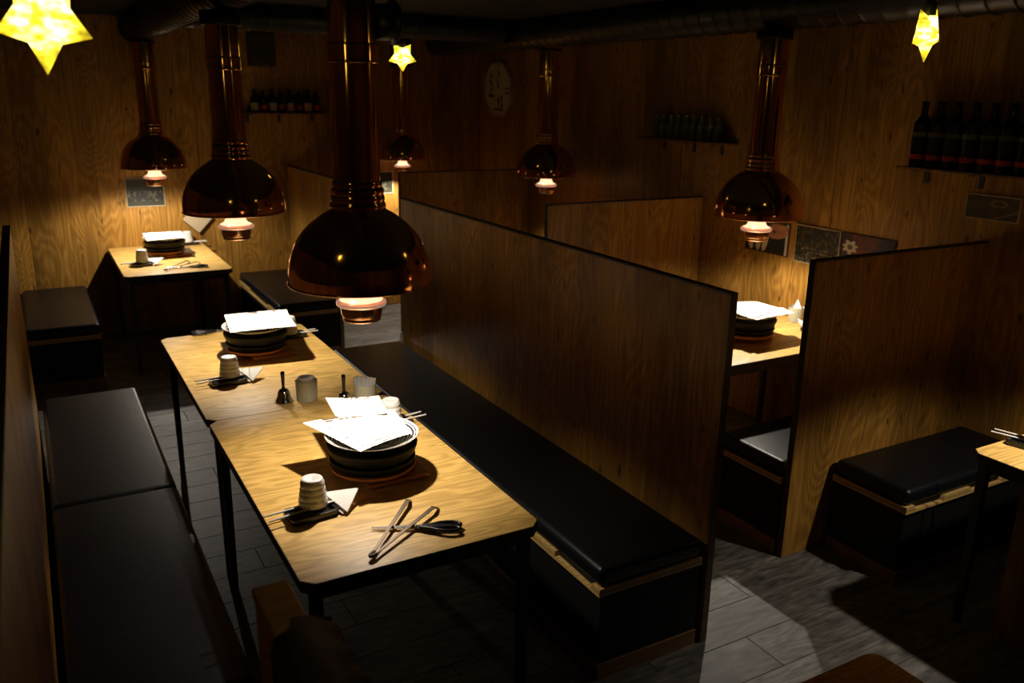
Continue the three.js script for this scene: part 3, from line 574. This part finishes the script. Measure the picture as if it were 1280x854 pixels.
// ------------------------------------------------------------------ on the walls
function picMap(w, h, fn) { return texture(w, h, fn, true, false); }
const blob = (u, v, x, y, a, b, t = 0) => { const c = Math.cos(t), s = Math.sin(t), p = ((u - x) * c + (v - y) * s) / a, q = (-(u - x) * s + (v - y) * c) / b; return p * p + q * q < 1; };
const pics = {
  grill: picMap(160, 112, (u, v) => { const n = fbm(u, v, 14, 10, 701, 3), m = fbm(u, v, 30, 24, 704, 2), g = v < 0.55 && v > 0.16 ? clamp((n - 0.45) * 4) : 0, wav = 0.5 + 0.5 * Math.sin(v * 90 + 8 * n); return [0.022 + 0.22 * g * m + 0.03 * wav * (v < 0.2), 0.022 + 0.2 * g * m + 0.03 * wav * (v < 0.2), 0.016 + 0.12 * g * m]; }),
  legs: picMap(160, 100, (u, v) => {
    for (const [x, t] of [[0.1, 0.12], [0.3, 0.0], [0.47, -0.1]]) if (blob(u, v, x, 0.36, 0.065, 0.36, t)) return [0.5, 0.42, 0.3];
    const n = fbm(u, v, 9, 7, 711, 3); if (blob(u, v, 0.72, 0.72, 0.3, 0.24, 0.5) && n > 0.34) return [0.2 + 0.45 * n, 0.06 + 0.26 * n, 0.05 + 0.1 * n]; if (u > 0.94) return [0.5, 0.47, 0.42];
    return [0.02, 0.022, 0.018];
  }),
  sparks: picMap(160, 112, (u, v) => { const n = fbm(u, v, 22, 14, 721, 3), l = Math.abs(((u * 7 + 2.5 * Math.sin(v * 4 + u * 3)) % 1) - 0.5), st = v < 0.42 && l < 0.06 && n > 0.42 ? 0.32 : 0; const e = 0.05 * clamp((n - 0.5) * 6); return [0.02 + e * 1.5 + st, 0.02 + e + st * 0.9, 0.014 + 0.4 * e + st * 0.6]; }),
  meat: picMap(160, 100, (u, v) => {
    const n = fbm(u, v, 8, 6, 731, 3), d = Math.hypot((u - 0.17) * 1.3, v - 0.66), pet = 0.17 + 0.035 * Math.sin(7 * Math.atan2(v - 0.66, u - 0.17));
    if (d < 0.07) return [0.12, 0.07, 0.04]; if (d < pet) return [0.5, 0.44, 0.28]; if (blob(u, v, 0.4, 0.22, 0.25, 0.22)) return [0.5, 0.26 + 0.1 * n, 0.15]; if (v > 0.18 + 0.1 * n && u > 0.2 && u < 0.95 - 0.5 * n) return [0.05 + 0.2 * n * n, 0.03, 0.015]; return [0.03, 0.02, 0.015];
  }),
  dark: picMap(160, 72, (u, v) => { const n = fbm(u, v, 10, 6, 741, 3), c = Math.abs(Math.hypot(u - 0.62, v - 0.7) - 0.14) < 0.025 || Math.abs(v - 0.2 - 0.9 * (u - 0.75)) < 0.04 && u > 0.55; return c ? [0.22, 0.15, 0.07] : [0.035 + 0.05 * n, 0.03 + 0.03 * n, 0.02]; }),
};
const picMat = k => (M['pic_' + k] ??= new THREE.MeshStandardMaterial({ map: pics[k], roughness: 0.35 }));
function picture(label, key, w, h, pos, turn, rim) {
  const o = thing('wall_photo', label, 'photo', pos, turn);
  const b = 0.005;
  part('frame', merge([rbox(-w / 2, w / 2, h / 2 - b, h / 2, 0, 0.009, 0.001, 1), rbox(-w / 2, w / 2, -h / 2, -h / 2 + b, 0, 0.009, 0.001, 1), rbox(-w / 2, -w / 2 + b, -h / 2 + b, h / 2 - b, 0, 0.009, 0.001, 1), rbox(w / 2 - b, w / 2, -h / 2 + b, h / 2 - b, 0, 0.009, 0.001, 1)]), rim, o);
  const p = new THREE.PlaneGeometry(w - 2 * b, h - 2 * b); p.translate(0, 0, 0.0065);
  part('print', p, picMat(key), o); part('backing', box(-w / 2 + b, w / 2 - b, -h / 2 + b, h / 2 - b, 0, 0.006), M.edge, o);
  return o;
}
picture('photo of grilled meat in a pale frame above the far left table', 'grill', 0.274, 0.217, [0.33, 1.092, ZB + 0.001], 0, M.cream);
picture('photo on the back wall seen just right of the largest copper pipe', 'grill', 0.292, 0.19, [2.205, 1.1, ZB + 0.001], 0, M.cream);
const RW = -Math.PI / 2;
picture('wall photo with three pale stalks and pink meat, partly behind the right booth lamp', 'legs', 0.325, 0.185, [XW - 0.001, 1.1, -1.73], RW, M.edge);
picture('wall photo of dark grill with pale streaks, middle of three by right booth', 'sparks', 0.3, 0.205, [XW - 0.001, 1.099, -1.372], RW, M.card);
picture('wall photo of red meat and white flower, right one of three', 'meat', 0.32, 0.2, [XW - 0.001, 1.1, -1.056], RW, M.edge);
picture('small dark photo below the bottle shelf on the right wall', 'dark', 0.245, 0.108, [XW - 0.001, 1.415, -0.45], RW, M.card);
{ const g = rbox(-0.08, 0.08, -0.08, 0.08, 0.0, 0.022, 0.003); g.rotateZ(Math.PI / 4 + 0.02); solo('square_card', g, M.card, 'tan square board hanging on its corner on the back wall beside the far left table', 'board', [0.691, 0.873, ZB + 0.02]); }
// octagonal calligraphy plaque
{
  const o = thing('wall_plaque', 'cream octagonal plaque with black brush strokes high on the right wall', 'plaque', [XW - 0.001, 1.896, -4.97], RW);
  const oct = k => { const s = new THREE.Shape(); for (let i = 0; i < 8; i++) { const a = Math.PI / 8 + i * Math.PI / 4; s[i ? 'lineTo' : 'moveTo'](k * 0.26 * Math.cos(a), k * 0.24 * Math.sin(a)); } s.closePath(); return s; };
  const ring = oct(1); ring.holes.push(oct(0.94)); part('frame', new THREE.ExtrudeGeometry(ring, { depth: 0.022, bevelEnabled: true, bevelSize: 0.002, bevelThickness: 0.002, bevelSegments: 1 }), M.card, o);
  const strokes = [[0.24, 0.82, 0.21, 0.68, 0.05], [0.21, 0.68, 0.27, 0.52, 0.05], [0.27, 0.52, 0.2, 0.4, 0.04], [0.2, 0.4, 0.3, 0.37, 0.06], [0.13, 0.37, 0.33, 0.365, 0.04], [0.54, 0.86, 0.56, 0.8, 0.045], [0.47, 0.72, 0.5, 0.54, 0.04], [0.5, 0.6, 0.56, 0.5, 0.03], [0.53, 0.38, 0.52, 0.12, 0.06], [0.65, 0.36, 0.66, 0.12, 0.05], [0.34, 0.1, 0.7, 0.09, 0.03], [0.76, 0.52, 0.97, 0.52, 0.03], [0.76, 0.43, 0.97, 0.43, 0.03]];
  M.plaque = new THREE.MeshStandardMaterial({ roughness: 0.6, map: picMap(128, 128, (u, v) => {
    for (const [a, b, c, d, w] of strokes) { const L = (c - a) ** 2 + (d - b) ** 2, t = clamp(((u - a) * (c - a) + (v - b) * (d - b)) / L); if (Math.hypot(u - a - t * (c - a), v - b - t * (d - b)) < w * (0.55 + 0.35 * Math.sin(9 * t + a * 20)) * 0.8) return [0.02, 0.018, 0.015]; }
    const n = fbm(u, v, 8, 8, 801, 3); return [0.62 * (0.8 + 0.4 * n), 0.55 * (0.8 + 0.4 * n), 0.4 * (0.8 + 0.4 * n)];
  }) });
  const f = new THREE.ExtrudeGeometry(oct(0.945), { depth: 0.012, bevelEnabled: false }), p = f.attributes.position, uv = f.attributes.uv;
  for (let i = 0; i < p.count; i++) uv.setXY(i, p.getX(i) / 0.454 + 0.5, p.getY(i) / 0.416 + 0.5);
  part('face', f, M.plaque, o, 'cream face with black calligraphy strokes');
}
// shelves with bottles (local: along x, wall at z = 0)
function shelf(label, len, pos, turn, brackets) {
  const o = thing('wall_shelf', label, 'shelf', pos, turn);
  part('shelf_board', ply(rbox(-len / 2, len / 2, -0.012, 0, 0.001, 0.115, 0.002, 1)), M.plyDark, o);
  for (const b of brackets) part('bracket', merge([box(b - 0.011, b + 0.011, -0.075, -0.012, 0.001, 0.006), box(b - 0.011, b + 0.011, -0.018, -0.012, 0.001, 0.09)]), M.black, o, 'black bracket');
  return o;
}
const SR = 'bottle shelf on the right wall';
shelf('wall shelf of dark wine bottles at the right edge', 0.72, [XW, 1.566, -0.52], RW, [-0.27, 0.0, 0.27]);
shelf('wall shelf of small glass bottles, middle of the right wall', 0.82, [XW, 1.604, -2.43], RW, [-0.27, 0.02, 0.27]);
shelf('wall shelf of pale labelled bottles on the back wall', 0.68, [1.437, 1.687, ZB], 0, [-0.3, -0.05, 0.22]);
{
  const body = lathe([[0.001, 0], [0.036, 0], [0.038, 0.004], [0.038, 0.185], [0.035, 0.2], [0.024, 0.217], [0.0155, 0.23], [0.0145, 0.278], [0.016, 0.28], [0.016, 0.29], [0.001, 0.291]], 32);
  const lab = lathe([[0.0384, 0.075], [0.0386, 0.075], [0.0386, 0.17], [0.0384, 0.17]], 32), red = lathe([[0.0385, 0.035], [0.0388, 0.035], [0.0388, 0.057], [0.0385, 0.057]], 32), mark = lathe([[0.0385, 0.135], [0.0389, 0.135], [0.0389, 0.155], [0.0385, 0.155]], 32);
  let pr = null; const ord = ['first', 'second', 'third', 'fourth', 'fifth', 'sixth', 'last'];
  for (let k = 0; k < 7; k++) {
    const pos = [XW - 0.055, 1.566, -0.81 + k * 0.082], label = ord[k] + ' dark wine bottle from the left on the shelf at the right edge';
    if (!pr) { pr = thing('wine_bottle', label, 'bottle', pos, 0, 'dark wine bottles with red band on the right shelf'); part('glass_body', body, M.darkGlass, pr); part('label', lab, M.plastic, pr); part('red_band', red, M.redBand, pr, 'red band'); part('name_strip', mark, M.dimLabel, pr, 'pale name strip'); }
    else copyOf(pr, label, pos, 0);
  }
  const small = lathe([[0.001, 0], [0.028, 0], [0.03, 0.003], [0.03, 0.085], [0.026, 0.1], [0.014, 0.118], [0.0125, 0.14], [0.0135, 0.142], [0.0135, 0.15], [0.001, 0.151]], 28);
  let ps = null; const o2 = ['first', 'second', 'third', 'fourth', 'fifth', 'sixth', 'seventh', 'eighth', 'last'];
  for (let k = 0; k < 9; k++) {
    const pos = [XW - 0.05, 1.604, -2.73 + k * 0.072], label = o2[k] + ' small glass bottle from the left on the middle right-wall shelf';
    if (!ps) { ps = thing('glass_bottle', label, 'bottle', pos, 0, 'small glass bottles on the middle shelf'); part('glass_body', small, M.greenGlass, ps); part('cap', lathe([[0.0138, 0.14], [0.0145, 0.141], [0.0145, 0.152], [0.001, 0.153]], 20), M.steel, ps); }
    else copyOf(ps, label, pos, 0);
  }
  const jar = lathe([[0.001, 0], [0.029, 0], [0.031, 0.004], [0.031, 0.1], [0.026, 0.12], [0.015, 0.135], [0.014, 0.165], [0.016, 0.167], [0.016, 0.178], [0.001, 0.179]], 28), jl = lathe([[0.0313, 0.012], [0.0316, 0.012], [0.0316, 0.075], [0.0313, 0.075]], 28);
  const slim = lathe([[0.001, 0], [0.024, 0], [0.026, 0.004], [0.026, 0.1], [0.02, 0.125], [0.012, 0.14], [0.0115, 0.165], [0.001, 0.166]], 24), sl = lathe([[0.0263, 0.02], [0.0266, 0.02], [0.0266, 0.06], [0.0263, 0.06]], 24);
  const protos = {}; const o4 = ['first', 'second', 'third', 'last'];
  for (let k = 0; k < 8; k++) {
    const wide = k % 2 === 0, key = wide ? (k < 4 ? 'pale' : 'orange') : 'slim', pos = [1.185 + k * 0.071, 1.687, ZB + 0.06];
    const label = o4[Math.floor(k / 2)] + (wide ? ' wide dark bottle with pale label from the left on the back wall shelf' : ' slim dark bottle from the left between wide ones on the back wall shelf');
    if (!protos[key]) { const b = protos[key] = thing(wide ? 'labelled_bottle' : 'slim_bottle', label, 'bottle', pos, 0, 'bottles on the back wall shelf'); part('glass_body', wide ? jar : slim, M.darkGlass, b); part('label', wide ? jl : sl, key === 'pale' ? M.paleLabel : key === 'orange' ? M.orangeLabel : M.redBand, b, 'paper label'); }
    else copyOf(protos[key], label, pos, 0);
  }
}
{
  const o = thing('wall_speaker', 'black box speaker high on the back wall above the bottle shelf', 'speaker', [1.261, 2.16, ZB + 0.001]);
  part('cabinet', rbox(-0.095, 0.095, -0.13, 0.13, 0, 0.13, 0.012, 3), M.black, o); part('grille', rbox(-0.085, 0.085, -0.12, 0.12, 0.128, 0.136, 0.004, 2), M.edge, o);
  const c = lathe([[0.001, 0], [0.05, 0], [0.055, 0.005], [0.05, 0.007], [0.001, 0.004]], 32); c.rotateX(Math.PI / 2); c.translate(0, -0.04, 0.135); part('woofer', c, M.blackPaint, o);
}

// ------------------------------------------------------------------ foreground
{
  const o = thing('low_partition', 'low wooden partition with square-edged top in the blurred foreground, beside the left bench end', 'partition', [-0.137, 0, 0.66]);
  part('side_panel', ply(rbox(-0.03, 0.03, 0, 0.93, -0.37, 0.37, 0.003)), M.pine, o); part('top_rail', ply(rbox(-0.034, 0.034, 0.93, 0.952, -0.372, 0.372, 0.004)), M.pine, o, 'wooden top rail');
  // black jacket hung over the right side of the rail
  const prof = [], rows = 26, cols = 22;
  const g = new THREE.BufferGeometry(), pos = [], idx = [];
  for (let s = 0; s < 2; s++) for (let j = 0; j <= rows; j++) for (let i = 0; i <= cols; i++) {
    const t = j / rows, q = i / cols, zz = -0.2 + 0.42 * q;
    const path = t < 0.22 ? [-0.046 + 0.35 * 0, 0.8 + 0.155 * (t / 0.22)] : t < 0.42 ? [-0.046 + 0.098 * ((t - 0.22) / 0.2), 0.958 + 0.016 * Math.sin(Math.PI * (t - 0.22) / 0.2)] : [0.052 + 0.03 * Math.sin((t - 0.42) * 5), 0.955 - 0.62 * (t - 0.42)];
    const fold = 0.014 * Math.sin(q * 17 + t * 5) * (t > 0.42 ? 1 : 0.25) + 0.008 * Math.sin(q * 41 + t * 9) * (t > 0.45 ? 1 : 0);
    const cut = Math.max(0, 0.12 - q) * (t < 0.3 ? 0.7 : 0.25);
    pos.push(path[0] + (t > 0.4 ? Math.abs(fold) + 0.006 : t < 0.22 ? 0 : 0) + (s ? (t > 0.4 ? -0.006 : t < 0.22 ? 0.005 : 0) : 0), path[1] + (t > 0.22 && t < 0.42 ? Math.abs(fold) * 0.4 : 0) - (s && t >= 0.22 && t <= 0.42 ? 0.006 : 0), zz + cut);
  }
  const K = (rows + 1) * (cols + 1), at = (s, i, j) => s * K + j * (cols + 1) + i;
  for (let j = 0; j < rows; j++) for (let i = 0; i < cols; i++) { idx.push(at(0, i, j), at(0, i + 1, j), at(0, i + 1, j + 1), at(0, i, j), at(0, i + 1, j + 1), at(0, i, j + 1)); idx.push(at(1, i, j), at(1, i + 1, j + 1), at(1, i + 1, j), at(1, i, j), at(1, i, j + 1), at(1, i + 1, j + 1)); }
  for (let j = 0; j < rows; j++) for (const i of [0, cols]) idx.push(at(0, i, j), at(0, i, j + 1), at(1, i, j + 1), at(0, i, j), at(1, i, j + 1), at(1, i, j));
  for (let i = 0; i < cols; i++) for (const j of [0, rows]) idx.push(at(0, i, j), at(0, i + 1, j), at(1, i + 1, j), at(0, i, j), at(1, i + 1, j), at(1, i, j));
  g.setAttribute('position', new THREE.Float32BufferAttribute(pos, 3)); g.setIndex(idx); g.computeVertexNormals();
  M.bag.side = THREE.DoubleSide;
  const jk = thing('black_jacket', 'dark jacket draped over the low wooden partition in the foreground', 'jacket', [-0.137, 0, 0.62]);
  part('cloth', g, M.bag, jk); 
}
{
  const o = thing('wooden_stool', 'wooden stool with orange-brown grained top at the bottom edge of the photo', 'stool', [1.178, 0, 0.735]);
  const s = new THREE.Shape(), a = 0.19, r = 0.045; s.moveTo(-a + r, -a); s.lineTo(a - r, -a); s.quadraticCurveTo(a, -a, a, -a + r); s.lineTo(a, a - r); s.quadraticCurveTo(a, a, a - r, a); s.lineTo(-a + r, a); s.quadraticCurveTo(-a, a, -a, a - r); s.lineTo(-a, -a + r); s.quadraticCurveTo(-a, -a, -a + r, -a);
  const g = new THREE.ExtrudeGeometry(s, { depth: 0.02, bevelEnabled: true, bevelSize: 0.003, bevelThickness: 0.003, bevelSegments: 2, curveSegments: 8 }); g.rotateX(-Math.PI / 2); g.translate(0, 0.425, 0); part('seat', metreUV(g, 0.8, 0.5, 0.2, 0.4), M.stool, o);
  for (const x of [-1, 1]) for (const z of [-1, 1]) part('leg', bar([x * 0.165, 0, z * 0.165], [x * 0.14, 0.424, z * 0.14], 0.013, 0.017, 12), M.stool, o);
  part('stretcher', merge([bar([-0.15, 0.16, -0.15], [0.15, 0.16, -0.15], 0.008), bar([-0.15, 0.16, 0.15], [0.15, 0.16, 0.15], 0.008)]), M.stool, o);
}
solo('upright_panel', ply(rbox(-0.011, 0.011, 0, 0.61, -0.2, 0.2, 0.002)), M.ply, 'brown plywood panel standing upright below the table at the right edge', 'panel', [2.45, 0, 0.505], 0.4);
renderer.render(scene, camera);
